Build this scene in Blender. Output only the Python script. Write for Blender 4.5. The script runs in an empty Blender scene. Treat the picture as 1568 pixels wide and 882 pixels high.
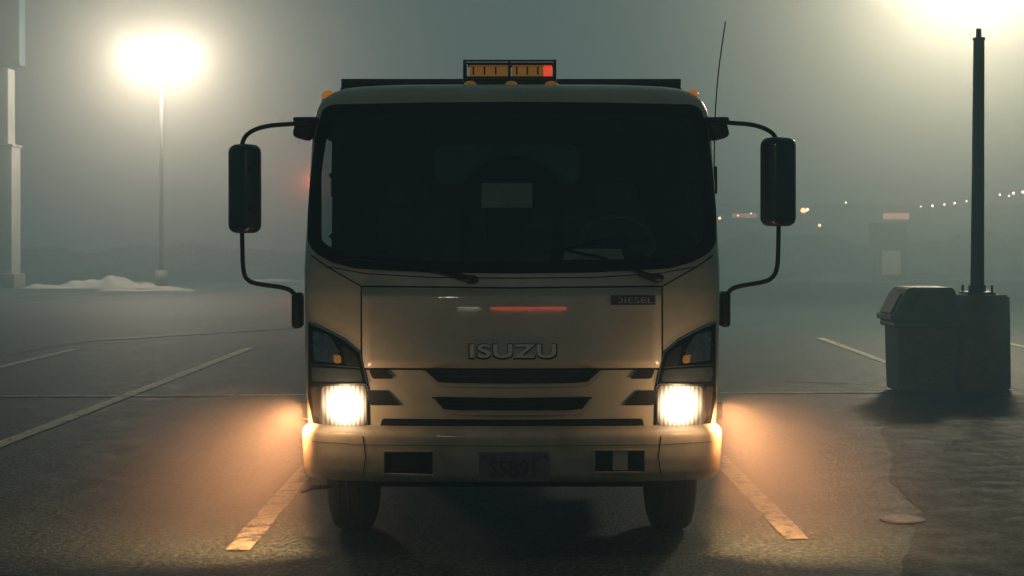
import bpy, bmesh, math, random
import numpy as np
from mathutils import Vector, Matrix
random.seed(4)
S=bpy.context.scene
S.view_settings.view_transform='Standard'
S.view_settings.look='None'
S.view_settings.exposure=0
COL=S.collection

# ------------------------------------------------------------ camera survey constants
FOC=2200.0; CH=1.6; HZ=370.0; CX=784.0
def at(px,py,Y): return Vector(((px-CX)*Y/FOC, Y, CH-(py-HZ)*Y/FOC))
def proj(v): return (CX+v[0]*FOC/v[1], HZ+(CH-v[2])*FOC/v[1])

# ------------------------------------------------------------ materials
def mat(name, col, rough=.5, metal=0, coat=0, emis=None, es=0, var=0, vscale=8, bump=0, bscale=60, alpha=None, spec=.5):
    m=bpy.data.materials.new(name); m.use_nodes=True
    n=m.node_tree.nodes; l=m.node_tree.links; b=n['Principled BSDF']
    b.inputs['Base Color'].default_value=(*col,1)
    b.inputs['Roughness'].default_value=rough
    b.inputs['Metallic'].default_value=metal
    b.inputs['Coat Weight'].default_value=coat
    b.inputs['Specular IOR Level'].default_value=spec
    if emis: 
        b.inputs['Emission Color'].default_value=(*emis,1); b.inputs['Emission Strength'].default_value=es
    tc=n.new('ShaderNodeTexCoord')
    if var:
        t=n.new('ShaderNodeTexNoise'); t.inputs['Scale'].default_value=vscale; t.inputs['Detail'].default_value=8; t.inputs['Roughness'].default_value=.65
        r=n.new('ShaderNodeMapRange'); r.inputs[1].default_value=.3; r.inputs[2].default_value=.7
        r.inputs[3].default_value=1-var; r.inputs[4].default_value=1+var*.5
        mx=n.new('ShaderNodeVectorMath'); mx.operation='SCALE'; mx.inputs[0].default_value=col
        l.new(tc.outputs['Object'],t.inputs['Vector']); l.new(t.outputs['Fac'],r.inputs[0]); l.new(r.outputs[0],mx.inputs['Scale'])
        l.new(mx.outputs[0],b.inputs['Base Color'])
        rr=n.new('ShaderNodeMapRange'); rr.inputs[1].default_value=.3; rr.inputs[2].default_value=.7
        rr.inputs[3].default_value=min(1,rough*1.25); rr.inputs[4].default_value=rough*.85
        l.new(t.outputs['Fac'],rr.inputs[0]); l.new(rr.outputs[0],b.inputs['Roughness'])
    if bump:
        t2=n.new('ShaderNodeTexNoise'); t2.inputs['Scale'].default_value=bscale; t2.inputs['Detail'].default_value=5
        bp=n.new('ShaderNodeBump'); bp.inputs['Strength'].default_value=bump; bp.inputs['Distance'].default_value=.01
        l.new(tc.outputs['Object'],t2.inputs['Vector']); l.new(t2.outputs['Fac'],bp.inputs['Height']); l.new(bp.outputs[0],b.inputs['Normal'])
    return m

def glass(name, tint, gl=.08, rough=.03):
    m=bpy.data.materials.new(name); m.use_nodes=True
    n=m.node_tree.nodes; l=m.node_tree.links; n.remove(n['Principled BSDF']); out=n['Material Output']
    t=n.new('ShaderNodeBsdfTransparent'); t.inputs[0].default_value=(*tint,1)
    g=n.new('ShaderNodeBsdfGlossy'); g.inputs['Roughness'].default_value=rough; g.inputs[0].default_value=(.9,.95,1,1)
    f=n.new('ShaderNodeFresnel'); f.inputs[0].default_value=1.45
    mx=n.new('ShaderNodeMixShader'); l.new(f.outputs[0],mx.inputs[0]); l.new(t.outputs[0],mx.inputs[1]); l.new(g.outputs[0],mx.inputs[2])
    l.new(mx.outputs[0],out.inputs['Surface']); return m

def emit(name,col,s):
    m=bpy.data.materials.new(name); m.use_nodes=True
    n=m.node_tree.nodes; l=m.node_tree.links; n.remove(n['Principled BSDF'])
    e=n.new('ShaderNodeEmission'); e.inputs[0].default_value=(*col,1); e.inputs[1].default_value=s
    l.new(e.outputs[0],n['Material Output'].inputs['Surface']); return m

M_paint=mat('cab_paint',(.55,.50,.37),.38,coat=.35,var=.22,vscale=2.2,bump=.02,bscale=300)
M_panel=mat('cab_paint_panel',(.55,.50,.37),.40,coat=1.0,var=.22,vscale=2.2)
M_bump=mat('bumper_paint',(.48,.42,.31),.42,coat=.2,var=.35,vscale=5)
M_black=mat('black_plastic',(.010,.013,.015),.5,var=.3,vscale=20)
M_gloss=mat('black_band',(.004,.006,.008),.55,spec=.12)
M_seam=mat('panel_seam',(.012,.011,.010),.8)
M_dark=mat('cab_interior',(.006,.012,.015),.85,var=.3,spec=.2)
M_rub=mat('tyre_rubber',(.014,.014,.014),.85,var=.3,vscale=30,bump=.3)
M_chrome=mat('chrome',(.75,.75,.72),.18,metal=1)
M_badge=mat('badge_chrome',(.85,.83,.77),.35,metal=.2,var=.6,vscale=30)
M_dbody=mat('dump_body_paint',(.022,.030,.033),.6,var=.3)
M_amber=mat('amber_lens',(.75,.22,.02),.25,coat=.5,emis=(1,.3,.03),es=.30)
M_amber2=mat('amber_lens_bar',(.65,.25,.02),.3,coat=.5,emis=(1,.42,.05),es=.10,var=.6,vscale=40)
M_red=mat('red_lens',(.8,.05,.02),.3,emis=(1,.08,.03),es=.7)
M_glass=glass('windshield_glass',(.64,.75,.77))
M_paper=mat('paper',(.62,.56,.44),.9,var=.15)
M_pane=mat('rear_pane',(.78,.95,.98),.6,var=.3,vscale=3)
M_refl=mat('lamp_reflector',(.34,.36,.34),.3,metal=1,var=.6,vscale=30)
M_plate=mat('plate',(.12,.12,.11),.5,var=.3,vscale=30)
M_platex=mat('plate_text',(.025,.03,.035),.5)
M_steel=mat('pole_paint',(.022,.050,.056),.5,var=.3,vscale=5)
M_conc=mat('concrete',(.19,.18,.15),.9,var=.45,vscale=3.5,bump=.5,bscale=40)
M_can=mat('can_plastic',(.045,.085,.085),.55,var=.25,vscale=5)
M_can2=mat('can_pebble',(.12,.13,.11),.85,var=.5,vscale=45,bump=.5,bscale=80)
M_snow=mat('snow',(.28,.32,.31),.8,var=.35,vscale=1.5,bump=.6,bscale=8)
M_hedge=mat('hedge_leaves',(.035,.05,.035),.9,var=.5,vscale=3)
M_white=mat('pylon_white',(.30,.34,.32),.7,var=.2,vscale=1,spec=.2)
M_white2=mat('panel_white',(.80,.80,.75),.7)
M_blue=mat('pylon_panel',(.05,.10,.13),.5,var=.2)
M_wall=mat('building_wall',(.12,.12,.11),.8,var=.3)
M_cab=mat('cabinet_paint',(.02,.05,.06),.6,var=.3)
M_lit=emit('lamp_glow',(1,.93,.70),30)
M_lit2=emit('fill_lamp_glow',(1,.93,.70),3)

# headlight lens: bright bulb area with fluted reflector around
def headmat(name,cx,cz):
    m=bpy.data.materials.new(name); m.use_nodes=True
    n=m.node_tree.nodes; l=m.node_tree.links; n.remove(n['Principled BSDF'])
    tc=n.new('ShaderNodeTexCoord'); mp=n.new('ShaderNodeMapping'); mp.inputs['Location'].default_value=(-cx,0,-cz)
    sx=n.new('ShaderNodeVectorMath'); sx.operation='MULTIPLY'; sx.inputs[1].default_value=(1,0,1)
    ln=n.new('ShaderNodeVectorMath'); ln.operation='LENGTH'
    mr=n.new('ShaderNodeMapRange'); mr.interpolation_type='SMOOTHSTEP'
    mr.inputs[1].default_value=.055; mr.inputs[2].default_value=.135; mr.inputs[3].default_value=4.5; mr.inputs[4].default_value=.45
    w=n.new('ShaderNodeTexWave'); w.inputs['Scale'].default_value=14; w.inputs['Distortion'].default_value=.6
    w2=n.new('ShaderNodeMapRange'); w2.inputs[3].default_value=.5; w2.inputs[4].default_value=1.1
    mu=n.new('ShaderNodeMath'); mu.operation='MULTIPLY'
    cr=n.new('ShaderNodeMix'); cr.data_type='RGBA'
    mr2=n.new('ShaderNodeMapRange'); mr2.inputs[1].default_value=.04; mr2.inputs[2].default_value=.15
    cr.inputs[6].default_value=(1,.88,.62,1); cr.inputs[7].default_value=(1,.60,.30,1)
    e=n.new('ShaderNodeEmission')
    l.new(tc.outputs['Object'],mp.inputs[0]); l.new(mp.outputs[0],sx.inputs[0]); l.new(sx.outputs[0],ln.inputs[0])
    l.new(ln.outputs['Value'],mr.inputs[0]); l.new(tc.outputs['Object'],w.inputs[0]); l.new(w.outputs['Fac'],w2.inputs[0])
    l.new(mr.outputs[0],mu.inputs[0]); l.new(w2.outputs[0],mu.inputs[1]); l.new(mu.outputs[0],e.inputs[1])
    l.new(ln.outputs['Value'],mr2.inputs[0]); l.new(mr2.outputs[0],cr.inputs[0]); l.new(cr.outputs[2],e.inputs[0])
    l.new(e.outputs[0],n['Material Output'].inputs['Surface']); return m

def asphalt(name, lo, hi, rough=.62, spec=.24):
    m=bpy.data.materials.new(name); m.use_nodes=True
    n=m.node_tree.nodes; l=m.node_tree.links; b=n['Principled BSDF']
    tc=n.new('ShaderNodeTexCoord')
    def noise(sc,det=6,ro=.6,dist=0):
        t=n.new('ShaderNodeTexNoise'); t.inputs['Scale'].default_value=sc; t.inputs['Detail'].default_value=det; t.inputs['Roughness'].default_value=ro
        t.inputs['Distortion'].default_value=dist
        l.new(tc.outputs['Object'],t.inputs['Vector']); return t
    big=noise(.35,6,.62,.2); fine=noise(30,3,.8); med=noise(4.5,8,.75)
    a=n.new('ShaderNodeMath'); a.operation='MULTIPLY_ADD'; a.inputs[1].default_value=.45; l.new(big.outputs[0],a.inputs[0])
    a2=n.new('ShaderNodeMath'); a2.operation='MULTIPLY'; a2.inputs[1].default_value=.55; l.new(med.outputs[0],a2.inputs[0]); l.new(a2.outputs[0],a.inputs[2])
    cr=n.new('ShaderNodeValToRGB'); cr.color_ramp.elements[0].position=.40; cr.color_ramp.elements[1].position=.60
    cr.color_ramp.elements[0].color=(*lo,1); cr.color_ramp.elements[1].color=(*hi,1); l.new(a.outputs[0],cr.inputs[0])
    sp=n.new('ShaderNodeMapRange'); sp.inputs[1].default_value=.44; sp.inputs[2].default_value=.66; sp.inputs[3].default_value=.45; sp.inputs[4].default_value=3.6
    l.new(fine.outputs[0],sp.inputs[0])
    vm=n.new('ShaderNodeVectorMath'); vm.operation='SCALE'; l.new(cr.outputs[0],vm.inputs[0]); l.new(sp.outputs[0],vm.inputs['Scale'])
    l.new(vm.outputs[0],b.inputs['Base Color'])
    rr=n.new('ShaderNodeMapRange'); rr.inputs[1].default_value=.35; rr.inputs[2].default_value=.65; rr.inputs[3].default_value=rough-.08; rr.inputs[4].default_value=rough+.10
    l.new(med.outputs[0],rr.inputs[0]); l.new(rr.outputs[0],b.inputs['Roughness']); b.inputs['Specular IOR Level'].default_value=spec
    bp=n.new('ShaderNodeBump'); bp.inputs['Strength'].default_value=.8; bp.inputs['Distance'].default_value=.012
    l.new(fine.outputs[0],bp.inputs['Height']); l.new(bp.outputs[0],b.inputs['Normal'])
    return m
M_asph=asphalt('asphalt',(.013,.029,.031),(.029,.047,.048))
M_asph2=asphalt('asphalt_patch',(.008,.016,.017),(.017,.027,.028),.68,.18)
def linemat(name,col,wear):
    m=asphalt(name,(.013,.029,.031),(.029,.047,.048)); n=m.node_tree.nodes; l=m.node_tree.links; b=n['Principled BSDF']
    src=b.inputs['Base Color'].links[0].from_socket
    tc=n.new('ShaderNodeTexCoord'); t=n.new('ShaderNodeTexNoise'); t.inputs['Scale'].default_value=9; t.inputs['Detail'].default_value=10; t.inputs['Roughness'].default_value=.75
    l.new(tc.outputs['Object'],t.inputs['Vector'])
    r=n.new('ShaderNodeMapRange'); r.inputs[1].default_value=wear-.05; r.inputs[2].default_value=wear+.06; l.new(t.outputs[0],r.inputs[0])
    mx=n.new('ShaderNodeMix'); mx.data_type='RGBA'; l.new(r.outputs[0],mx.inputs[0]); l.new(src,mx.inputs[6]); mx.inputs[7].default_value=(*col,1)
    l.new(mx.outputs[2],b.inputs['Base Color']); return m
M_line=linemat('worn_line_paint',(.58,.54,.37),.43)
M_linen=linemat('old_line_paint',(.26,.28,.24),.46)
M_line2=linemat('faint_line_paint',(.48,.46,.36),.45)
M_crack=mat('crack_sealant',(.008,.008,.008),.6)

# ------------------------------------------------------------ object helpers
CUR=[None]
def top(name,loc=(0,0,0)):
    e=bpy.data.objects.new(name,None); e.location=loc; e.empty_display_size=.3; COL.objects.link(e); CUR[0]=e; return e
def link(o):
    COL.objects.link(o)
    if CUR[0] is not None:
        o.parent=CUR[0]; o.matrix_parent_inverse=Matrix.Translation(-Vector(CUR[0].location))
    return o
def meshobj(name,verts,faces,m,smooth=False):
    me=bpy.data.meshes.new(name); me.from_pydata([tuple(v) for v in verts],[],faces); me.update()
    me.materials.append(m)
    if smooth:
        for p in me.polygons: p.use_smooth=True
    return link(bpy.data.objects.new(name,me))
def frombm(name,bm,m,smooth=False):
    me=bpy.data.meshes.new(name); bm.normal_update(); bm.to_mesh(me); bm.free(); me.materials.append(m)
    if smooth:
        for p in me.polygons: p.use_smooth=True
    return link(bpy.data.objects.new(name,me))
def box(name,c,s,m,bev=.01,rot=None,taper=None,seg=3):
    bm=bmesh.new(); bmesh.ops.create_cube(bm,size=1)
    for v in bm.verts:
        v.co=Vector((v.co.x*s[0],v.co.y*s[1],v.co.z*s[2]))
        if taper and v.co.z>0: v.co.x*=taper[0]; v.co.y*=taper[1]
    if bev: bmesh.ops.bevel(bm,geom=bm.edges[:],offset=bev,segments=seg,profile=.5,affect='EDGES')
    R=Matrix.Identity(4)
    if rot: R=Matrix.Rotation(rot[2],4,'Z')@Matrix.Rotation(rot[1],4,'Y')@Matrix.Rotation(rot[0],4,'X')
    bmesh.ops.transform(bm,matrix=Matrix.Translation(Vector(c))@R,verts=bm.verts)
    return frombm(name,bm,m,smooth=bool(bev) and bev>.02)
def cyl(name,p1,p2,r1,m,r2=None,seg=24,smooth=True,bev=0):
    p1=Vector(p1);p2=Vector(p2); r2=r1 if r2 is None else r2
    bm=bmesh.new(); bmesh.ops.create_cone(bm,cap_ends=True,segments=seg,radius1=r1,radius2=r2,depth=(p2-p1).length)
    if bev:
        es=[e for e in bm.edges if abs(e.verts[0].co.z-e.verts[1].co.z)<1e-5]
        bmesh.ops.bevel(bm,geom=es,offset=bev,segments=2,affect='EDGES')
    q=Vector((0,0,1)).rotation_difference((p2-p1).normalized()).to_matrix().to_4x4()
    bmesh.ops.transform(bm,matrix=Matrix.Translation((p1+p2)/2)@q,verts=bm.verts)
    o=frombm(name,bm,m)
    if smooth:
        for p in o.data.polygons: p.use_smooth=len(p.vertices)==4
    return o
def ball(name,c,r,m,sc=(1,1,1)):
    bm=bmesh.new(); bmesh.ops.create_uvsphere(bm,u_segments=20,v_segments=12,radius=r)
    for v in bm.verts: v.co=Vector((v.co.x*sc[0],v.co.y*sc[1],v.co.z*sc[2]))+Vector(c)
    return frombm(name,bm,m,True)
def tube(name,pts,r,m,nurbs=False):
    cu=bpy.data.curves.new(name,'CURVE'); cu.dimensions='3D'; cu.bevel_depth=r; cu.bevel_resolution=4; cu.use_fill_caps=True
    if nurbs:
        s=cu.splines.new('NURBS'); s.points.add(len(pts)-1)
        for i,p in enumerate(pts): s.points[i].co=(*p,1)
        s.use_endpoint_u=True; s.order_u=3; s.resolution_u=8
    else:
        s=cu.splines.new('POLY'); s.points.add(len(pts)-1)
        for i,p in enumerate(pts): s.points[i].co=(*p,1)
    cu.materials.append(m); return link(bpy.data.objects.new(name,cu))
def text(name,body,px0,px1,py0,py1,Y,m,ext=.006,offs=0.012,sp=1.0):
    cu=bpy.data.curves.new(name,'FONT'); cu.body=body; cu.size=1; cu.extrude=ext; cu.offset=offs; cu.space_character=sp
    cu.align_x='CENTER'; cu.materials.append(m)
    o=bpy.data.objects.new(name,cu); COL.objects.link(o); bpy.context.view_layer.update()
    dx,dy=o.dimensions[0],o.dimensions[1]
    a=at(px0,py1,Y); b=at(px1,py0,Y)
    o.location=((a.x+b.x)/2,Y,a.z); o.rotation_euler=(math.pi/2,0,0)
    o.scale=((b.x-a.x)/dx,(b.z-a.z)/dy,1)
    o.parent=CUR[0]; o.matrix_parent_inverse=Matrix.Translation(-Vector(CUR[0].location)); return o
def lamp(name,typ,loc,power,col,r=.1,**k):
    d=bpy.data.lights.new(name,typ); d.energy=power; d.color=col; d.shadow_soft_size=r
    o=bpy.data.objects.new(name,d); o.location=loc
    if 'aim' in k:
        o.rotation_euler=(Vector(k['aim'])-Vector(loc)).to_track_quat('-Z','Y').to_euler()
        d.spot_size=k.get('size',1.2); d.spot_blend=k.get('blend',.8)
    return link(o)

# ------------------------------------------------------------ lofted truck surfaces
class Loft:
    def __init__(s,y0,rows,D,p): s.y0=y0; s.r=np.array(rows); s.D=D; s.p=p
    def _s(s,z,c,h):
        zz=np.linspace(z-h,z+h,7); return float(np.mean(np.interp(zz,s.r[:,0],s.r[:,c])))
    def prof(s,z): return s._s(z,1,.012)
    def w(s,z): return s._s(z,2,.012)
    def y(s,x,z):
        u=min(abs(x)/s.w(z),.992)
        return s.y0+s.prof(z)+s.D*(1-(1-u**s.p)**(1/s.p))
    def on(s,px,py):
        Y=s.y0+.1
        for i in range(40):
            v=at(px,py,Y); Y=.55*Y+.45*s.y(v.x,v.z)
        return at(px,py,Y)
    def nrm(s,v):
        e=.004; dx=(s.y(v.x+e,v.z)-s.y(v.x-e,v.z))/(2*e); dz=(s.y(v.x,v.z+e)-s.y(v.x,v.z-e))/(2*e)
        dx=max(-2.5,min(2.5,dx)); return Vector((dx,-1,dz)).normalized()
    def pt(s,px,py,off=0):
        v=s.on(px,py); return v+s.nrm(v)*off
    def build(s,name,zs,yb,m,cut=None,cap=True,nside=18):
        us=list(np.linspace(0,.8,44)); th0=math.asin(.8**(s.p/2))
        us+= [math.sin(t)**(2/s.p) for t in np.linspace(th0,math.pi/2,20)[1:]]
        cols=[-u for u in us[::-1]]+us[1:]
        V=[];F=[];rows=[]
        for z in zs:
            w=s.w(z);pf=s.prof(z); row=[]
            yf=s.y0+pf+s.D
            for k in range(nside): row.append((-w, yb+(yf-yb)*k/nside, z))
            for u in cols:
                a=abs(u); row.append((u*w, s.y0+pf+s.D*(1-max(0,1-a**s.p)**(1/s.p)), z))
            for k in range(1,nside+1): row.append((w, yf+(yb-yf)*k/nside, z))
            rows.append(len(V)); V+=row; L=len(row)
        for i in range(len(zs)-1):
            for j in range(L-1):
                f=(rows[i]+j,rows[i]+j+1,rows[i+1]+j+1,rows[i+1]+j)
                c=sum((Vector(V[k]) for k in f),Vector())/4
                if cut and cut(c): continue
                F.append(f)
        if cap: F.append(tuple(rows[-1]+j for j in range(L)))
        return meshobj(name,V,F,m,True)

def inpoly(x,y,P):
    c=False;j=len(P)-1
    for i in range(len(P)):
        if (P[i][1]>y)!=(P[j][1]>y) and x<(P[j][0]-P[i][0])*(y-P[i][1])/(P[j][1]-P[i][1])+P[i][0]: c=not c
        j=i
    return c
def drape(name,loft,poly,m,off=.004,step=14,thick=0,smooth=True):
    bm=bmesh.new(); vs=[bm.verts.new((p[0],p[1],0)) for p in poly]; f=bm.faces.new(vs)
    xs=[p[0] for p in poly]; ys=[p[1] for p in poly]
    for a,lo,hi in ((0,min(xs),max(xs)),(1,min(ys),max(ys))):
        n=int((hi-lo)/step)
        for i in range(1,n+1):
            c=lo+(hi-lo)*i/(n+1); co=[0,0,0];no=[0,0,0];co[a]=c;no[a]=1
            bmesh.ops.bisect_plane(bm,geom=bm.verts[:]+bm.edges[:]+bm.faces[:],plane_co=co,plane_no=no)
    for v in bm.verts: v.co=loft.pt(v.co.x,v.co.y,off)
    for f in bm.faces:
        f.normal_update()
        if f.normal.y>0: f.normal_flip()
    o=frombm(name,bm,m,smooth)
    if thick:
        s=o.modifiers.new('s','SOLIDIFY'); s.thickness=thick; s.offset=-1
    return o
def strip(name,loft,pts,wpx,m,off=.003,thick=0,closed=False):
    P=[]
    q=pts+[pts[0]] if closed else pts
    for a,b in zip(q[:-1],q[1:]):
        n=max(1,int(math.dist(a,b)/10))
        for i in range(n): P.append((a[0]+(b[0]-a[0])*i/n,a[1]+(b[1]-a[1])*i/n))
    if not closed: P.append(q[-1])
    V=[];F=[];N=len(P)
    for i,p in enumerate(P):
        a=P[(i-1)%N] if (closed or i>0) else P[0]; b=P[(i+1)%N] if (closed or i<N-1) else P[-1]
        d=Vector((b[0]-a[0],b[1]-a[1])).normalized(); n=Vector((-d.y,d.x))*wpx/2
        V.append(loft.pt(p[0]+n.x,p[1]+n.y,off)); V.append(loft.pt(p[0]-n.x,p[1]-n.y,off))
    for i in range(N if closed else N-1):
        j=(i+1)%N; F.append((2*i,2*i+1,2*j+1,2*j))
    o=meshobj(name,V,F,m,False)
    if thick:
        s=o.modifiers.new('s','SOLIDIFY'); s.thickness=thick; s.offset=0
    return o
def rnd(poly,r,n=5):
    out=[];N=len(poly)
    for i in range(N):
        p=Vector(poly[i]);a=Vector(poly[i-1]);b=Vector(poly[(i+1)%N])
        da=(a-p);db=(b-p); ra=min(r,da.length*.45,db.length*.45)
        p0=p+da.normalized()*ra;p1=p+db.normalized()*ra
        for k in range(n+1):
            t=k/n; q=p0*(1-t)**2+p*2*t*(1-t)+p1*t*t; out.append((q.x,q.y))
    return out
def mir(poly): return [(2*CX-x,y) for x,y in poly][::-1]

Y0=7.17
cab=Loft(Y0,[(.3,.06,1.05),(.6,.05,1.055),(.85,.02,1.065),(1.0,.03,1.07),(1.35,.07,1.08),(1.47,.10,1.085),(2.20,.38,1.08),(2.31,.42,1.065),(2.375,.47,1.04),(2.42,.54,.99),(2.455,.66,.93),(2.478,.88,.84),(2.6,1.0,.8)],.30,3.6)
bum=Loft(Y0-.03,[(.30,.12,1.03),(.395,.07,1.045),(.41,.035,1.058),(.44,.01,1.066),(.52,-.01,1.07),(.60,-.02,1.072),(.635,-.022,1.072),(.655,-.01,1.066),(.668,.02,1.05),(.676,.08,1.01),(.70,.10,1.0)],.28,3.6)

# ============================================================ DUMP TRUCK
top('dump_truck',(0,9.5,0))
WS=[(510,164),(650,161),(784,160),(918,161),(1058,164),(1070,171),(1080,207),(1088,270),(1093,335),(1093,368),(1082,385),(1055,399),(1020,408),(900,414),(784,415.5),(668,414),(548,408),(512,399),(486,385),(475,368),(475,335),(480,270),(488,207),(498,171)]
def cut(c):
    if c.y<Y0+.85 and c.z>1.3:
        x,y=proj(c)
        if inpoly(x,y,WS): return True
    if abs(c.x)>1.0 and 1.52<c.z<2.2 and Y0+.62<c.y<Y0+1.45: return True
    return False
zs=list(np.linspace(.66,2.28,80))+list(np.linspace(2.295,2.478,18))
o=cab.build('cab_shell',zs,Y0+1.75,M_paint,cut)
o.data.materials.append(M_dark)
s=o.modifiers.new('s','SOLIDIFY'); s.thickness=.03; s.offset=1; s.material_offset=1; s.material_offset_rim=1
me=o.data; c=[p for p in me.polygons if abs(p.center.x)<.3 and p.center.z<1.2 and p.center.y<Y0+.3][0]
s.offset = -1 if c.normal.y<0 else 1
if c.normal.y>0: me.flip_normals(); s.offset=-1
drape('windshield',cab,rnd(WS,8,3),M_glass,.006,22)
def inset(poly,d):
    cx=784;cy=285; out=[]
    for x,y in poly: out.append((cx+(x-cx)*(1-d/300),cy+(y-cy)*(1-d/128)))
    return out
WSs=rnd(WS,8,3)
def dense(P,n=260):
    Ls=[0]
    for a,b in zip(P,P[1:]+P[:1]): Ls.append(Ls[-1]+math.dist(a,b))
    Q=P+P[:1]; out=[]
    for k in range(n):
        t=Ls[-1]*k/n; i=max(j for j in range(len(Ls)-1) if Ls[j]<=t); f=(t-Ls[i])/max(1e-6,Ls[i+1]-Ls[i])
        out.append((Q[i][0]+(Q[i+1][0]-Q[i][0])*f,Q[i][1]+(Q[i+1][1]-Q[i][1])*f))
    return out
n=260
WD=dense(WSs,n); A=inset(WD,-3.5); Bm=inset(WD,4); B=inset(WD,13)
V=[];F=[]
for i in range(n):
    a_=A[i]; a_=(min(max(a_[0],472),1096),a_[1])
    V+= [cab.pt(*a_,.004),cab.pt(*Bm[i],.012),cab.pt(*B[i],.009)]
for i in range(n):
    j=(i+1)%n; F+=[(3*i,3*i+1,3*j+1,3*j),(3*i+1,3*i+2,3*j+2,3*j+1)]
meshobj('windshield_rubber',V,F,M_gloss,True)
for sx in (-1,1):
    meshobj('door_glass',[(sx*1.075,Y0+.60,1.50),(sx*1.075,Y0+1.47,1.50),(sx*1.07,Y0+1.47,2.22),(sx*1.07,Y0+.60,2.22)],[(0,1,2,3)],M_glass)
    box('door_pillar',(sx*1.06,Y0+.70,1.86),(.03,.05,.75),M_black,.008)
    tube('grab_handle',[(sx*.99,Y0+.66,1.62),(sx*.95,Y0+.66,1.66),(sx*.95,Y0+.66,1.92),(sx*.99,Y0+.66,1.97)],.014,M_black)
    for yy in (Y0+.55,Y0+1.55): box('door_seam',(sx*1.082,yy,1.35),(.004,.008,1.2),M_seam,0)
    box('door_handle',(sx*1.09,Y0+1.42,1.35),(.03,.14,.035),M_black,.01)
    box('rear_corner_trim',(sx*1.0,Y0+1.68,1.5),(.14,.05,1.84),M_dark,0)
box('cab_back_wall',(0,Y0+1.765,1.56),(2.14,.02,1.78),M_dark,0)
def flatpoly(name,pts,Y,z0,m,x0=0):
    return meshobj(name,[(x0+p[0],Y,z0+p[1]) for p in pts],[tuple(range(len(pts)))[::-1]],m)
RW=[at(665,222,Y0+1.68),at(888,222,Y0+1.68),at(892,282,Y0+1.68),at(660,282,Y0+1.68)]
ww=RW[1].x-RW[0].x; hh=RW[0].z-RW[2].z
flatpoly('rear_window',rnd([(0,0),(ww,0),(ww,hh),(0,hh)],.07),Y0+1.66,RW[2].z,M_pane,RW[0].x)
bm=bmesh.new(); bmesh.ops.create_cone(bm,cap_ends=True,segments=48,radius1=.34,radius2=.34,depth=.04)
bmesh.ops.transform(bm,matrix=Matrix.Translation((.0,Y0+1.60,RW[2].z-.17))@Matrix.Rotation(math.pi/2,4,'X'),verts=bm.verts); frombm('round_guard',bm,M_dark)
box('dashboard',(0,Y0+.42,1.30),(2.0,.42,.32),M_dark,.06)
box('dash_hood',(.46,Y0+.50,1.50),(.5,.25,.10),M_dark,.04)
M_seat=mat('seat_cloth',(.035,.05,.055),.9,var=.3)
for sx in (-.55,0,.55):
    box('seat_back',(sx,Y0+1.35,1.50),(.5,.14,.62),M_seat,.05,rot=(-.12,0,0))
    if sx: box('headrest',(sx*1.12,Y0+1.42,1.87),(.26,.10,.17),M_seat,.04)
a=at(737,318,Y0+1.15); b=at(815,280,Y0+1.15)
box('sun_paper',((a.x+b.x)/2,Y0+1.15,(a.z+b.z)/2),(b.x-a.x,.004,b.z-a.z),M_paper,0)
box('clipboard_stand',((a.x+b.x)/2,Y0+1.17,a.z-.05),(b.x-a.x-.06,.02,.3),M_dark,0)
a=at(862,398,Y0+.33); b=at(955,381,Y0+.33)
meshobj('dash_paper',[(a.x,Y0+.30,a.z),(b.x,Y0+.30,a.z+.004),(b.x-.01,Y0+.36,b.z),(a.x+.01,Y0+.36,b.z)],[(0,1,2,3)],M_paper)
bm=bmesh.new()
R,r=.20,.017
for i in range(40):
    for j in range(10):
        A1=2*math.pi*i/40;B1=2*math.pi*j/10
        bm.verts.new(((R+r*math.cos(B1))*math.cos(A1),(R+r*math.cos(B1))*math.sin(A1),r*math.sin(B1)))
bm.verts.ensure_lookup_table()
for i in range(40):
    for j in range(10): bm.faces.new([bm.verts[k] for k in (i*10+j,((i+1)%40)*10+j,((i+1)%40)*10+(j+1)%10,i*10+(j+1)%10)])
bmesh.ops.transform(bm,matrix=Matrix.Translation((.58,Y0+.78,1.60))@Matrix.Rotation(.75,4,'X'),verts=bm.verts); frombm('steering_wheel',bm,mat('wheel_rim',(.10,.13,.13),.35),True)
cyl('steering_hub',(.58,Y0+.77,1.58),(.58,Y0+.6,1.45),.06,M_dark)
tube('wheel_spoke',[(.39,Y0+.78,1.6),(.58,Y0+.77,1.59),(.77,Y0+.78,1.6)],.014,M_dark)

BP=rnd([(555,441),(660,443),(784,443.5),(908,443),(1012,441),(1012,563),(784,564),(556,563)],5)
drape('front_panel',cab,BP,M_panel,.010,16,.010)
strip('front_panel_gap',cab,[(553.5,438.5),(784,441),(1014,438.5),(1014,565),(784,566),(553.5,565)],2.6,M_seam,.003,closed=True)
for f in (lambda p:p, mir):
    strip('corner_seam',cab,f([(477,391),(500,408),(553,438)]),2.2,M_seam,.003)
    strip('panel_seam',cab,f([(553.5,565),(560,600),(566,652)]),2.0,M_seam,.003)
    strip('cowl_lip',cab,f([(500,408),(560,419),(660,425),(784,426)]),1.6,M_seam,.003)
slots=[[(645,565),(784,567),(923,565),(906,584),(880,586),(784,587),(688,586),(668,585)],
       [(660,607),(784,609),(908,607),(897,625),(870,627.5),(784,628),(698,627.5),(677,626)],
       [(565,565),(591,565),(604,580),(571,580)],[(562,598),(592,598),(614,620),(567,620)]]
slots+= [mir(slots[2]),mir(slots[3])]
for i,sl in enumerate(slots):
    drape('grille_slot',cab,rnd(sl,4,3),M_black,.011 if i<1 else .008,12)
strip('slot_lip',cab,[(650,568),(672,588),(700,590),(784,591),(868,590),(898,588),(920,568)],3.2,M_paint,.022,.012)
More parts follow.
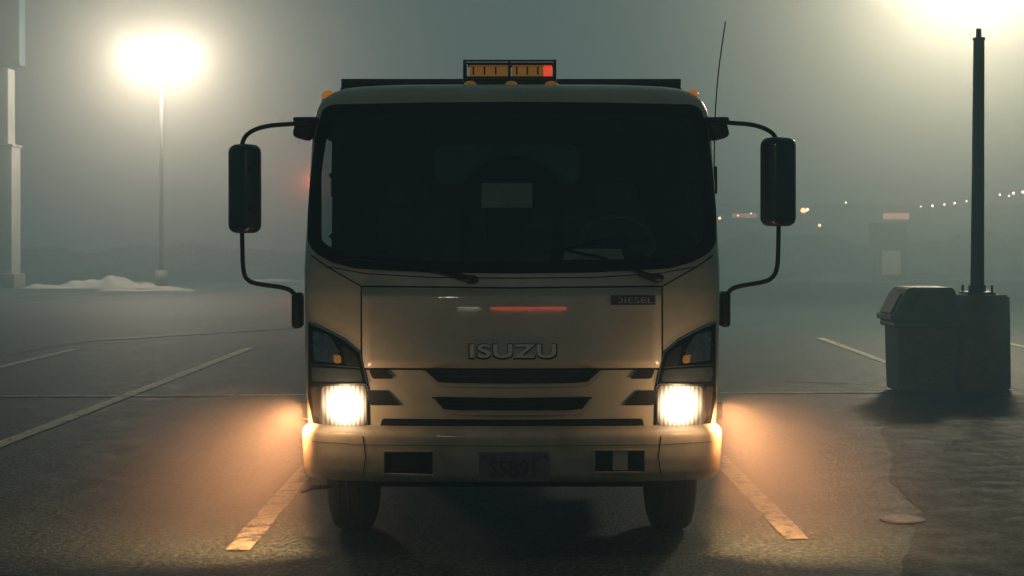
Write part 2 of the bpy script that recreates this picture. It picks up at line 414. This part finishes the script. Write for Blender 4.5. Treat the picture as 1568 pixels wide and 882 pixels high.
strip('slot_lip',cab,[(664,610),(681,629),(700,631.5),(784,632),(868,631.5),(890,629),(905,610)],3.2,M_paint,.022,.012)
strip('grille_bar',cab,[(675,576),(784,577),(893,576)],1.6,mat('grille_bar_m',(.03,.035,.04),.4),.016,.006)
strip('grille_bar',cab,[(682,617),(784,618),(886,617)],1.6,mat('grille_bar_m2',(.03,.035,.04),.4),.016,.006)
drape('lower_grille',cab,rnd([(586,640),(784,642),(983,640),(990,668),(784,668),(578,668)],4,3),M_black,.010,14)
for k in (647,655): strip('lower_grille_bar',cab,[(590,k),(784,k+1),(978,k)],1.5,mat('lgb',(.025,.03,.032),.4),.016,.006)

HL=[(473,493),(492,500),(530,520),(553,540),(558,560),(564,588),(567,654),(500,657),(480,648),(473,610)]
for side,f in (('r',lambda p:p),('l',mir)):
    drape('lamp_housing',cab,f(HL),M_gloss,.004,10)
    drape('reflector_upper',cab,f(rnd([(480,505),(505,513),(520,538),(515,556),(482,552)],6)),M_refl,.007,9)
    drape('reflector_side',cab,f(rnd([(524,527),(546,542),(551,562),(530,560)],5)),mat('smoke',(.06,.07,.07),.3,metal=.7,var=.5,vscale=40),.007,9)
    drape('turn_signal',cab,f(rnd([(511,543),(523,544),(524,556),(513,556)],4)),mat('amber_small',(.30,.18,.06),.35,emis=(1,.5,.15),es=.03,var=.8,vscale=110),.010,4)
    drape('lamp_strip',cab,f(rnd([(478,562),(552,566),(556,584),(480,584)],4)),mat('strip_m',(.035,.05,.055),.3,var=.4,vscale=30),.007,9)
    drape('side_reflector',cab,f(rnd([(477,592),(488,592),(491,640),(482,636)],3)),mat('side_m',(.08,.07,.06),.35,metal=.4,var=.4,vscale=30),.007,8)
    strip('lens_edge',cab,f([(474,494),(492,501),(530,521),(552,540),(557,560),(563,588)]),1.6,M_chrome,.012)
    strip('lens_ridge',cab,f([(478,558),(515,560),(552,563)]),1.3,M_refl,.012)
    strip('lens_ridge',cab,f([(478,527),(500,532),(523,538)]),1.3,M_refl,.012)
    R_=rnd(f([(494,591),(561,590),(562,650),(500,652),(493,640)]),9)
    ctr=cab.on(*f([(528,620)])[0])
    drape('headlight_bezel',cab,rnd(f([(490,588),(564,587),(565,653),(498,656),(489,642)]),9),M_refl,.008,9)
    drape('headlight_lens',cab,R_,headmat('headlight_glow_'+side,ctr.x,ctr.z),.014,9)
    sx=-1 if side=='r' else 1
    lamp('headlight_beam','POINT',(sx*.93,Y0-.10,.80),3.8,(1,.60,.33),.07)
    lamp('headlight_spill','SPOT',(sx*1.06,Y0+.0,.78),330,(1,.42,.16),.05,aim=(sx*1.06+sx*.62,Y0+.72,0),size=math.radians(100),blend=1)

zb=list(np.linspace(.395,.44,8))+list(np.linspace(.455,.62,14))+list(np.linspace(.63,.678,14))
bum.build('bumper',zb,Y0+.85,M_bump,None,True,8)
def bdr(name,poly,m,off,**k): return drape(name,bum,poly,m,off,10,**k)
bdr('tow_pocket',rnd([(588,690),(664,690),(664,726),(588,724)],5),M_black,.004)
bdr('tow_pocket',rnd([(910,688),(987,688),(987,722),(910,722)],5),M_black,.004)
strip('pocket_rim',bum,[(588,690),(664,690),(664,726),(588,724)],2.4,M_bump,.012,.008,closed=True)
strip('pocket_rim',bum,[(910,688),(987,688),(987,722),(910,722)],2.4,M_bump,.012,.008,closed=True)
bdr('pocket_reflector',[(938,690),(961,690),(961,719),(938,719)],mat('pr',(.45,.40,.30),.5),.008)
bdr('pocket_grey',[(600,694),(640,694),(640,720),(600,720)],mat('pg',(.03,.032,.032),.5),.008)
strip('bumper_seam',bum,[(1012,668),(1008,700),(1012,728)],1.6,M_seam,.003)
strip('bumper_seam',bum,[(556,668),(560,700),(556,728)],1.6,M_seam,.003)
strip('bumper_crease',bum,[(478,676),(560,681),(784,683),(1008,681),(1090,676)],1.0,mat('crease',(.12,.10,.07),.7),.003)
YP=bum.y(0,.5)-.02
a=at(733,738,YP);b=at(842,692,YP)
box('licence_plate',((a.x+b.x)/2,YP,(a.z+b.z)/2),(b.x-a.x,.008,b.z-a.z),M_plate,.003)
text('plate_text','S5B91',752,822,704,729,YP-.007,M_platex,.001)
for px,py in ((741,699),(834,699)): cyl('plate_bolt',at(px,py,YP-.002),at(px,py,YP-.012),.008,M_black,seg=8)

yy=cab.y(0,1.03)-.012
text('badge_backing','ISUZU',717,853,524,549,yy-.002,M_seam,.003,.045,1.08)  # dark backing copy that outlines the letters
text('badge_lettering','ISUZU',719,851,526,547,yy-.010,M_badge,.005,.022,1.08)
yb_=cab.pt(970,459,.012).y-.008
text('small_badge','DIESEL',940,1000,455,464,yb_,mat('sb',(.30,.30,.28),.5),.003,.01)
a=at(935,467,yb_+.004);b=at(1004,452,yb_+.004)
box('small_badge_plate',((a.x+b.x)/2,yb_+.006,(a.z+b.z)/2),(b.x-a.x,.004,b.z-a.z),mat('bb',(.05,.05,.05),.4),.002,rot=(0,0,.09))

for px,py,ex,ey in ((722,429,540,398),(1004,427,860,385)):
    p=cab.pt(px,py,.03); ball('wiper_pivot',p,.028,M_black,(1.3,.8,.7))
    box('wiper_mount',cab.pt(px-10,py-3,.02),(.12,.03,.03),M_black,.008,rot=(0,.25,0))
    q=cab.pt(ex,ey,.03); mid=cab.pt((px+ex)/2-8,(py+ey)/2-5,.05)
    tube('wiper_arm',[p,mid,q],.008,M_gloss)
    q1=cab.pt(ex+55,ey-14,.02)
    tube('wiper_blade',[cab.pt(ex-28,ey+4,.02),cab.pt(ex+20,ey-3,.024),q1],.007,M_gloss)

for px,py in ((503,147),(1060,146)):
    p=at(px,py,Y0+.72); ball('clearance_lamp',p,.036,M_amber,(1,1,.85)); 
    cyl('clearance_base',p+Vector((0,0,-.05)),p+Vector((0,0,-.018)),.036,M_black)
YB=Y0+2.05
a=at(525,125,YB);b=at(1040,125,YB);c_=at(1050,160,YB);d_=at(513,160,YB)
def slab(name,pts,Y,t,m):
    n=len(pts);V=[(p.x,Y,p.z) for p in pts]+[(p.x,Y+t,p.z) for p in pts]
    F=[tuple(range(n))[::-1],tuple(range(n,2*n))]+[(i,(i+1)%n,n+(i+1)%n,n+i) for i in range(n)]
    return meshobj(name,V,F,m)
slab('body_headboard',[a,b,c_,d_],YB,.08,M_dbody)
tube('headboard_rail',[at(523,126,YB-.02),at(1042,126,YB-.02)],.022,M_dbody)
box('dump_body',(0,YB+1.75,1.55),(2.12,3.3,1.75),M_dbody,.02)
for k in range(7):
    for sx in (-1,1): box('body_rib',(sx*1.085,YB+.3+k*.48,1.55),(.06,.08,1.7),M_dbody,.01)
for sx in (-1,1): box('body_side_rail',(sx*1.09,YB+1.75,2.42),(.08,3.3,.08),M_dbody,.01)
box('chassis_rail',(-.38,YB+.6,.62),(.08,4.9,.22),M_black,.01); box('chassis_rail',(.38,YB+.6,.62),(.08,4.9,.22),M_black,.01)
YL=Y0+1.35
def pb(name,x0,x1,y0_,y1_,dep,m,bev=.006,Y=YL):
    a=at(x0,y1_,Y);b=at(x1,y0_,Y); return box(name,((a.x+b.x)/2,Y,(a.z+b.z)/2),(b.x-a.x,dep,b.z-a.z),m,bev)
pb('light_bar_amber',719,778,101,119,.12,M_amber2)
pb('light_bar_amber',784,832,101,119,.12,M_amber2)
pb('light_bar_red',832,845,102,117,.12,M_red)
pb('light_bar_base',714,848,119,125,.16,M_black)
pb('light_bar_cap',716,847,98,101.5,.14,M_black)
for x in (724,741,758,790,806,822): pb('light_bar_divider',x,x+2.5,104,116,.13,M_black,0)
for x in (711,780,850): tube('rack_post',[at(x,136,YL-.10),at(x,93,YL-.10)],.008,M_black)
for y_ in (93,97,122): tube('rack_rail',[at(710,y_,YL-.10),at(851,y_,YL-.10)],.006,M_black)
for x in (711,850): tube('rack_side',[at(x,93,YL-.10),at(x,93,YL-.10)+Vector((0,.25,0)),at(x,136,YL-.10)+Vector((0,.25,0))],.008,M_black)
pb('rack_foot',708,854,133,142,.26,M_black)
for x in (720,783,844):
    p=at(x,130,YL-.45); ball('marker_lamp',p,.028,M_amber2,(1.3,1,.8)); box('marker_foot',p+Vector((0,.02,-.03)),(.08,.06,.03),M_black,.006)

YM=Y0+.42
M_mir=mat('mirror_plastic',(.035,.060,.068),.34,coat=.5,var=.2,vscale=10)
def mirror(side):
    L=side<0
    if L:
        arm=[(470,188),(448,190),(410,192),(385,200),(372,212),(369,235),(369,300),(371,370),(372,418),(380,431),(400,436),(435,440),(450,447),(457,460)]
        hd=(375,289,51,136); br=(466,198); lo=(456,475)
    else:
        arm=[(1097,186),(1113,188),(1150,190),(1176,198),(1189,210),(1193,235),(1193,300),(1192,370),(1191,410),(1183,427),(1165,433),(1130,438),(1115,445),(1109,460)]
        hd=(1191.5,278.5,57,136); br=(1099,198); lo=(1109,473)
    tube('mirror_arm',[at(x,y,YM+.02) for x,y in arm],.012,M_black,True)
    c=at(hd[0],hd[1],YM); sc=YM/FOC
    box('mirror_housing',c,(hd[2]*sc*.88,.14,hd[3]*sc),M_mir,.045,rot=(0,0,.5*side),seg=5)
    box('mirror_glass',c+Vector((0,.068,0)),(hd[2]*sc*.75,.005,hd[3]*sc*.9),M_chrome,0,rot=(0,0,.5*side))
    for dy in (-28,28): box('mirror_clamp',at(hd[0]-side*4,hd[1]+dy,YM-.07),(.035,.02,.05),M_black,.006)
    b_=at(br[0],br[1],YM+.1); box('mirror_bracket',b_,(.10,.12,.11),M_black,.025,rot=(0,-.25*side,0))
    box('mirror_bracket_top',b_+Vector((side*-.01,0,.05)),(.13,.10,.025),M_black,.01)
    l_=at(lo[0],lo[1],YM+.1); box('mirror_lower_bracket',l_,(.055,.12,.19),M_black,.02)
mirror(-1); mirror(1)
tube('antenna',[at(1093,300,Y0+.62),at(1094,200,Y0+.62),at(1097,140,Y0+.62),at(1103,85,Y0+.62),at(1111,33,Y0+.62)],.0035,M_black,True)
box('antenna_base',at(1095,276,Y0+.62),(.02,.04,.15),M_black,.006)
for sx,px in ((-1,464),(1,1102)):
    tube('corner_handle',[at(px-sx*6,617,Y0+.45),at(px+sx*3,617,Y0+.45),at(px+sx*3,640,Y0+.45),at(px-sx*6,642,Y0+.45)],.006,M_black)
tube('tow_hook',[at(462,752,Y0+.35),at(480,746,Y0+.3),at(512,745,Y0+.3)],.012,M_black)
def wheel(x,y,w=.23,R=.40):
    bm=bmesh.new(); seg=40
    P=[(0,.03),(.22,.03),(.24,.0),(.33,-.005),(.375,.01),(.395,.035)]
    P=P+[(.40,.06),(.40,w-.06)]+[(r,w-q) for r,q in P[::-1]]
    for i in range(seg):
        A=2*math.pi*i/seg
        for r,q in P: bm.verts.new((x-w/2+q,y+r*math.cos(A),R+r*math.sin(A)))
    bm.verts.ensure_lookup_table(); n=len(P)
    for i in range(seg):
        for j in range(n-1):
            a=i*n+j;b=((i+1)%seg)*n+j; bm.faces.new([bm.verts[k] for k in (a,b,b+1,a+1)])
    frombm('tyre',bm,M_rub,True)
    for q in (-.05,0,.05):
        g=cyl('tread_groove',(x+q-.005,y,R),(x+q+.005,y,R),R+.001,M_black,seg=40)
for sx in (-1,1):
    wheel(sx*.875,Y0+.87+.0)
    wheel(sx*.80,Y0+4.2,.42)
    box('wheel_arch',(sx*.86,Y0+.95,.86),(.42,1.1,.05),M_black,.01)
    box('mud_flap',(sx*.87,Y0+1.45,.55),(.34,.015,.55),M_black,0)
cyl('front_axle',(-.8,Y0+.87,.42),(.8,Y0+.87,.42),.06,M_black)
box('axle_beam',(0,Y0+.8,.50),(1.1,.16,.16),M_black,.03)
box('engine_sump',(0,Y0+1.2,.62),(.6,.8,.4),M_black,.05)
box('under_bumper_valance',(0,Y0+.2,.40),(1.7,.12,.10),M_black,.02)
box('fuel_tank',(.75,Y0+2.4,.6),(.45,.9,.45),M_black,.05)
tube('tie_rod',[(-.75,Y0+.55,.37),(0,Y0+.5,.36),(.75,Y0+.55,.37)],.018,M_black)

# ============================================================ STREET LAMPS
def street_lamp(x,y,H,power,heads,col,r=.28,emitdown=True):
    top('fill_lamp',(x,y,0))
    cyl('pole',(x,y,.6),(x,y,H),.08,M_pole,.045)
    cyl('footing',(x,y,0),(x,y,.6),.22,M_pole,bev=.03)
    for hx in heads:
        tube('arm',[(x,y,H-.15),(x+hx*.5,y,H-.02),(x+hx,y,H)],.035,M_pole)
        box('lamp_head',(x+hx,y,H+.02),(.5,.36,.12),M_pole,.03,taper=(.8,.8))
        box('lamp_glass',(x+hx,y,H-.055),(.42,.30,.03),M_lit,.01)
        lamp('fill_light','POINT',(x+hx,y,H-.38),power,col,r)
M_pole=mat('lamp_pole_paint',(.14,.17,.155),.7,var=.2,spec=.2)
WARM=(1,.93,.66)
street_lamp(-12.2,50,8.4,3500,(-.72,.66),WARM,.40)
street_lamp(9.78,30,7.9,3000,(-.55,.3),(1,.91,.63),.65)
top('fill_lamp',(-1.5,-9,0))  # unseen lamp added behind the camera to light the cab front
cyl('pole',(-1.5,-9,.6),(-1.5,-9,7),.10,M_pole,.06); cyl('footing',(-1.5,-9,0),(-1.5,-9,.6),.28,M_conc,bev=.03)
box('lamp_head',(-1.5,-8.6,7.1),(.4,.7,.14),M_pole,.03)
box('lamp_glass',(-1.5,-8.5,7.015),(.3,.5,.02),M_lit2,0)
lamp('fill_light','SPOT',(-1.5,-8.4,6.9),410,(1,.92,.70),.3,aim=(0,7.4,2.1),size=math.radians(24),blend=1)

# ============================================================ POLE ON CONCRETE BASE
bx=at(1508,600,15.3).x
top('concrete_base_pole',(bx,15.5,0))
cyl('concrete_base',(bx,15.55,0),(bx,15.55,1.03),.345,M_conc,.335,seg=48,bev=.025)
box('base_plate',(bx,15.55,1.045),(.30,.30,.03),M_steel,.006)
for dx in (-.12,.12):
    for dy in (-.12,.12): cyl('anchor_bolt',(bx+dx,15.55+dy,1.03),(bx+dx,15.55+dy,1.13),.014,M_steel,seg=8)
tp=at(1499,62,15.55)
cyl('pole',(bx,15.55,1.06),tp,.072,M_steel,.058,seg=20)
cyl('pole_cap',tp,tp+Vector((0,0,.03)),.066,M_steel); cyl('pole_tenon',tp,tp+Vector((-.002,0,.13)),.03,M_steel)

# ============================================================ TRASH CAN
tx=at(1413,600,15.2).x; ty=15.35
top('trash_can',(tx,ty,0))
box('body',(tx+.02,ty,.36),(.60,.56,.70),M_can2,.04,taper=(1.06,1.06),seg=4)
box('rim',(tx,ty,.725),(.68,.62,.06),M_can,.02)
pts=[(-.35,.75),(.31,.75),(.33,.80),(.31,1.08),(.27,1.12),(-.16,1.12),(-.21,1.09),(-.35,.83)]
n=len(pts);V=[(tx+p[0],ty-.29,p[1]) for p in pts]+[(tx+p[0],ty+.29,p[1]) for p in pts]
F=[tuple(range(n)),tuple(range(n,2*n))[::-1]]+[(i,n+i,n+(i+1)%n,(i+1)%n) for i in range(n)]
o=meshobj('hood',V,F,M_can); bv=o.modifiers.new('b','BEVEL'); bv.width=.02; bv.segments=3
box('flap_door',(tx-.30,ty,.95),(.02,.44,.24),M_black,.006,rot=(0,.48,0))
box('hood_opening',(tx-.15,ty-.30,.98),(.10,.02,.20),M_black,.008,rot=(0,.45,0))
box('hood_ledge',(tx-.27,ty,.80),(.22,.60,.07),M_can,.02)
box('body_panel',(tx+.06,ty-.288,.36),(.36,.02,.5),M_can2,.008)

# ============================================================ PYLON SIGN (left edge)
top('pylon_sign',(-17.6,50,0))
e1=at(25,430,50).x; e2=at(18,430,50).x; e3=at(35,0,50).x
box('lower_column',(e1-.45,50,2.4),(.9,.9,5.0),M_white,.03)
box('upper_column',(e2-.35,50,6.2),(.7,.7,2.8),M_white,.03)
box('column_collar',(e1-.45,50,4.93),(1.0,1.0,.08),M_white,.02)
box('column_foot',(e1-.45,50,.25),(1.15,1.15,.5),M_conc,.03)
box('sign_panel',(e3-2,50,10.5),(4,.6,5.6),M_blue,.05)
box('sign_frame',(e3-2,49.66,7.75),(4.06,.1,.12),M_steel,.02)

cx=at(1360,430,56).x
top('ticket_kiosk',(cx,56,0))
box('kiosk_body',(cx,56,1.12),(1.25,.9,2.24),M_cab,.03)
box('kiosk_roof',(cx,56,2.29),(1.38,1.05,.10),M_cab,.02)
box('kiosk_panel',(cx,55.53,.78),(.72,.03,.95),M_white2,.01)
box('kiosk_foot',(cx,56,.05),(1.4,1.05,.1),M_conc,.01)

sxp=at(482,290,46)
top('traffic_signal',(sxp.x,46,0))
cyl('signal_pole',(sxp.x+.15,46,0),(sxp.x+.15,46,4.2),.07,M_steel)
box('signal_housing',(sxp.x,45.9,3.3),(.32,.25,.95),M_black,.03)
for k,(m_) in enumerate((M_red,M_black,M_black)):
    cyl('signal_lens',(sxp.x,45.77,3.6-.3*k),(sxp.x,45.75,3.6-.3*k),.11,m_)
    cyl('signal_visor',(sxp.x,45.76,3.66-.3*k),(sxp.x,45.58,3.67-.3*k),.12,M_black,.12)
lamp('signal_light','POINT',(sxp.x,45.5,3.5),420,(1,.12,.04),.1)

def snow(x0,x1,y,d,h,seed):
    top('snow_bank',((x0+x1)/2,y,0)); rng=np.random.RandomState(seed)
    nx,ny=90,14; ph=rng.rand(12)*6; V=[];F=[]
    for i in range(nx):
        t=i/(nx-1)
        for j in range(ny):
            q=j/(ny-1); e=math.sin(math.pi*t)**.6*math.sin(math.pi*q)
            nz=.62+.25*math.sin(t*9+ph[0])+.13*math.sin(t*23+q*4+ph[1])+.08*math.sin(t*51+q*9+ph[2])+.05*rng.rand()
            V.append((x0+(x1-x0)*t,y+d*(q-.5)+.2*math.sin(t*14+ph[3]),-.02+h*e*nz))
    for i in range(nx-1):
        for j in range(ny-1): F.append((i*ny+j,(i+1)*ny+j,(i+1)*ny+j+1,i*ny+j+1))
    meshobj('snow_mound',V,F,M_snow,True)
snow(-17.0,-11.7,50,2.0,.45,1)
snow(-13.5,-10.2,47,1.2,.18,5)
snow(10.2,15.0,58,1.6,.42,2)
snow(16.5,24,60,1.5,.28,3)
snow(-11,-6,58,1.2,.18,7)

rng=np.random.RandomState(9)
def hedge(name,x0,x1,y,h,n):
    top(name,((x0+x1)/2,y,0)); V=[];F=[]
    for i in range(n):
        x=x0+(x1-x0)*rng.rand(); z=abs(rng.rand())**.8*h*(1+.18*math.sin(x*.6)+.1*math.sin(x*1.7)); yy=y+rng.rand()*1.8
        s=.10+.16*rng.rand(); a=rng.rand()*3.1; b=(rng.rand()-.5)*2
        u=Vector((math.cos(a),math.sin(a)*.5,math.sin(b)))*s; w=Vector((-math.sin(b),.3,math.cos(b)))*s*.7; c=Vector((x,yy,z))
        k=len(V); V+=[c-u,c+w,c+u,c-w]; F.append((k,k+1,k+2,k+3))
    meshobj('leaves',V,F,M_hedge)
    box('branch_core',((x0+x1)/2,y+1,h*.38),(x1-x0,.8,h*.76),M_hedge,0)
hedge('hedge',-46,-7,78,1.2,9000)
hedge('hedge',6,46,70,1.7,11000)
top('commercial_building',(32,98,0))
box('walls',(34,100,1.9),(40,10,3.8),M_wall,.05)
box('parapet',(34,94.9,3.9),(40.4,.4,.35),M_wall,.03)
for k in range(9): box('window_bay',(17+k*4.3,94.93,1.7),(2.6,.06,1.6),M_black,0)
M_l1=emit('shop_light_orange',(1,.45,.18),20); M_l2=emit('shop_light_white',(1,.85,.6),13)
YB2=94
for px,py,r,m_ in ((1230,322,.16,M_l1),(1236,321,.11,M_l2),(1255,345,.09,M_l1),(1295,310,.06,M_l2),(1410,316,.06,M_l2),(1428,315,.08,M_l2),(1446,313,.07,M_l2),(1462,311,.08,M_l2),(1480,308,.06,M_l2),(1531,298,.08,M_l2),(1552,296,.09,M_l2),(1566,294,.10,M_l2),(1545,300,.06,M_l2),(1130,330,.06,M_l1),(1102,334,.09,M_l1),(1150,327,.05,M_l2),(1180,325,.06,M_l1)):
    ball('shop_lamp',at(px,py,YB2),r,m_)
box('lit_sign',at(1372,331,94.4),(1.7,.1,.42),emit('sign_face',(1,.6,.3),1.8),.02)
box('lit_sign',at(1140,330,94.4),(1.6,.1,.3),emit('sign_face2',(1,.7,.4),.9),.02)
for px in (1230,1428,1531,1130): cyl('lamp_mast',(at(px,0,YB2).x,YB2,0),at(px,318,YB2),.05,M_steel,seg=8)

# storefront across the road behind the photographer; its neon sign is mirrored in the cab's front panel
def bounce(px,py,Y=-40):
    v=cab.pt(px,py,.010); nn=cab.nrm(v); d=(v-Vector((0,0,CH))).normalized(); r=d-2*d.dot(nn)*nn
    return v+r*((Y-v.y)/r.y)
b1,b2,b3=bounce(700,467),bounce(752,467),bounce(868,467)
zt=bounce(784,463).z; zl=bounce(784,470).z
zc=(zt+zl)/2; hs=abs(zt-zl)
top('storefront',(0,-44,0))
box('walls',(0,-46,max(5,zc+1)/2),(34,10,max(5,zc+1)),M_wall,.05)
for k in range(7): box('shop_window',(-14+k*4.6,-40.97,1.6),(3.6,.06,2.4),M_black,0)
box('sign_red',((b2.x+b3.x)/2,-40.5,zc),(abs(b3.x-b2.x),.2,hs),emit('neon_red',(1,.10,.05),14),.02)
box('sign_white',((b1.x+(b1.x*.3+b2.x*.7))/2,-40.5,zc),(abs(b2.x-b1.x)*.7,.2,hs*.8),emit('neon_white',(1,.85,.55),8),.02)
box('sign_backing',((b1.x+b3.x)/2,-40.8,zc),(abs(b3.x-b1.x)+1,.3,hs+.6),M_black,.02)

# ============================================================ GROUND
CUR[0]=None
g=meshobj('parking_lot_ground',[(-400,-200,0),(400,-200,0),(400,600,0),(-400,600,0)],[(0,1,2,3)],M_asph)
def G(px,py): 
    d=FOC*CH/(py-HZ); return ((px-CX)*d/FOC,d)
top('asphalt_patch',(4,8,0))
left=[(1.3,4.5),(1.55,5.6),(1.86,6.9),(2.10,7.6),(2.42,8.5),(2.52,9.6),(2.84,10.7),(3.08,12.0),(3.58,13.6),(4.0,14.95)]
fine_=[]
for a,b in zip(left[:-1],left[1:]):
    for i in range(8):
        t=i/8; fine_.append((a[0]+(b[0]-a[0])*t+random.uniform(-.015,.015),a[1]+(b[1]-a[1])*t))
fine_.append(left[-1])
V=[];F=[]
for x,y in fine_: V+=[(x,y,.004),(14,y,.004)]
for i in range(len(fine_)-1): F.append((2*i,2*i+1,2*i+3,2*i+2))
meshobj('patch_surface',V,F,M_asph2)
top('parking_lines',(0,10,0))
def ln(x0,y0,x1,y1,w,z,m):
    d=Vector((x1-x0,y1-y0)).normalized(); n=Vector((-d.y,d.x))*w/2
    N=60; L=[];R=[]
    for i in range(N+1):
        t=i/N; x=x0+(x1-x0)*t;y=y0+(y1-y0)*t
        L.append((x+n.x*(1+.10*random.uniform(-1,1)),y+n.y,z)); R.append((x-n.x*(1+.10*random.uniform(-1,1)),y-n.y,z))
    V=L+R; F=[(i,i+1,N+1+i+1,N+1+i) for i in range(N)]
    meshobj('line',V,F,m)
ln(-1.42,7.42,-1.50,21.5,.13,.008,M_linen)
ln(1.53,7.7,1.50,21.5,.13,.008,M_linen)
ln(-4.06,7.4,-3.93,21.6,.14,.008,M_line)
ln(-6.62,7.4,-6.48,21.3,.14,.008,M_line)
ln(-9.2,7.4,-9.1,21.4,.13,.008,M_line)
ln(4.93,18.3,5.1,23.8,.13,.008,M_line)
ln(7.7,18.3,7.8,23.8,.13,.008,M_line)
ln(-14,14.4,4.3,15.2,.08,.012,M_line2)
ln(12.6,38,13.6,44,.14,.008,M_line); ln(-14,33,-11,42,.12,.008,M_line2)
top('pavement_crack',(-5,22,0))
def crack(pts,w):
    P=[]
    for a,b in zip(pts[:-1],pts[1:]):
        for i in range(14): t=i/14; P.append(Vector((a[0]+(b[0]-a[0])*t+random.uniform(-.04,.04),a[1]+(b[1]-a[1])*t+random.uniform(-.1,.1))))
    V=[];F=[]
    for i,p in enumerate(P): V+=[(p.x,p.y-w/2*random.uniform(.5,1.3),.0135),(p.x,p.y+w/2*random.uniform(.5,1.3),.0135)]
    for i in range(len(P)-1): F.append((2*i,2*i+2,2*i+3,2*i+1))
    meshobj('crack',V,F,M_crack)
crack([G(-60,556),G(40,538),G(130,523),G(300,512),G(470,502)],.24)
crack([G(1190,583),G(1290,587),G(1370,592)],.05)
top('utility_cover',(2.24,8.2,0))
cyl('cover_disc',(2.24,8.25,.0),(2.24,8.25,.012),.105,mat('cover_iron',(.09,.10,.09),.6,var=.5,vscale=30),seg=32)
cyl('cover_ring',(2.24,8.25,.0),(2.24,8.25,.010),.125,M_crack,seg=32)

# ============================================================ FOG + WORLD
CUR[0]=None
SC=(.70,1,.89)
FOG_GLOW=(.026,.056,.062)  # scattered ambient glow, put into the fog as its own emission
def fogmat(name,SIG,FOG_GLOW):
    m=bpy.data.materials.new(name); m.use_nodes=True; n=m.node_tree.nodes; l=m.node_tree.links; n.remove(n['Principled BSDF'])
    sc=n.new('ShaderNodeVolumeScatter'); sc.inputs['Color'].default_value=(*SC,1); sc.inputs['Density'].default_value=SIG; sc.inputs['Anisotropy'].default_value=.45
    ab=n.new('ShaderNodeVolumeAbsorption'); ab.inputs['Color'].default_value=(0,0,0,1); ab.inputs['Density'].default_value=SIG
    em=n.new('ShaderNodeEmission'); em.inputs[0].default_value=(*FOG_GLOW,1); em.inputs[1].default_value=SIG*2
    ad=n.new('ShaderNodeAddShader'); ad2=n.new('ShaderNodeAddShader')
    l.new(sc.outputs[0],ad.inputs[0]); l.new(em.outputs[0],ad.inputs[1]); l.new(ad.outputs[0],ad2.inputs[0]); l.new(ab.outputs[0],ad2.inputs[1])
    l.new(ad2.outputs[0],n['Material Output'].inputs['Volume']); return m
# dense fog behind the truck, thinned around the camera to deepen the near darks
box('fog',(0,125.0,19),(360,231.0,42),fogmat('fog_bank',.0125,FOG_GLOW),0)       # y 9.5 .. 240.5
box('fog',(0,-30.255,19),(360,79.5,42),fogmat('fog_thin',.005,FOG_GLOW),0)        # y -70 .. 9.495
def mist(name,c,s,dens,g):
    m=bpy.data.materials.new('mist_volume'); m.use_nodes=True; n=m.node_tree.nodes; l=m.node_tree.links; n.remove(n['Principled BSDF'])
    tc=n.new('ShaderNodeTexCoord'); ln_=n.new('ShaderNodeVectorMath'); ln_.operation='LENGTH'; l.new(tc.outputs['Object'],ln_.inputs[0])
    mr=n.new('ShaderNodeMapRange'); mr.interpolation_type='SMOOTHERSTEP'; mr.inputs[1].default_value=0; mr.inputs[2].default_value=1; mr.inputs[3].default_value=dens; mr.inputs[4].default_value=0
    sc=n.new('ShaderNodeVolumeScatter'); sc.inputs['Color'].default_value=(1,1,1,1); sc.inputs['Anisotropy'].default_value=g
    l.new(ln_.outputs['Value'],mr.inputs[0]); l.new(mr.outputs[0],sc.inputs['Density']); l.new(sc.outputs[0],n['Material Output'].inputs['Volume'])
    o=ball(name,(0,0,0),1.0,m); o.location=c; o.scale=s
for sx in (-1,1): mist('headlight_glow_mist',(sx*1.45,7.3,.30),(1.2,1.5,1.0),.20,.1)  # added mist balls that catch the headlights for an orange glow
mist('lamp_halo_mist',(-12.2,50,7.9),(14,14,14),.038,.2)  # added mist balls, shaped to widen the street lamps' halos
mist('lamp_halo_mist',(9.7,30,7.4),(11,11,11),.045,.2)

w=bpy.data.worlds.new('World'); S.world=w; w.use_nodes=True
n=w.node_tree.nodes; l=w.node_tree.links; bg=n['Background']
sk=n.new('ShaderNodeTexSky'); sk.sky_type='NISHITA'; sk.sun_disc=False; sk.sun_elevation=math.radians(1); sk.sun_rotation=math.radians(150)
l.new(sk.outputs[0],bg.inputs[0]); bg.inputs[1].default_value=.002

cd=bpy.data.cameras.new('camera'); co=bpy.data.objects.new('camera',cd); COL.objects.link(co)
co.location=(0,0,CH); co.rotation_euler=(math.pi/2,0,0)
cd.sensor_width=36; cd.lens=36*FOC/1568; cd.shift_y=-(441-HZ)/1568; cd.clip_end=2000; cd.clip_start=.05
S.camera=co
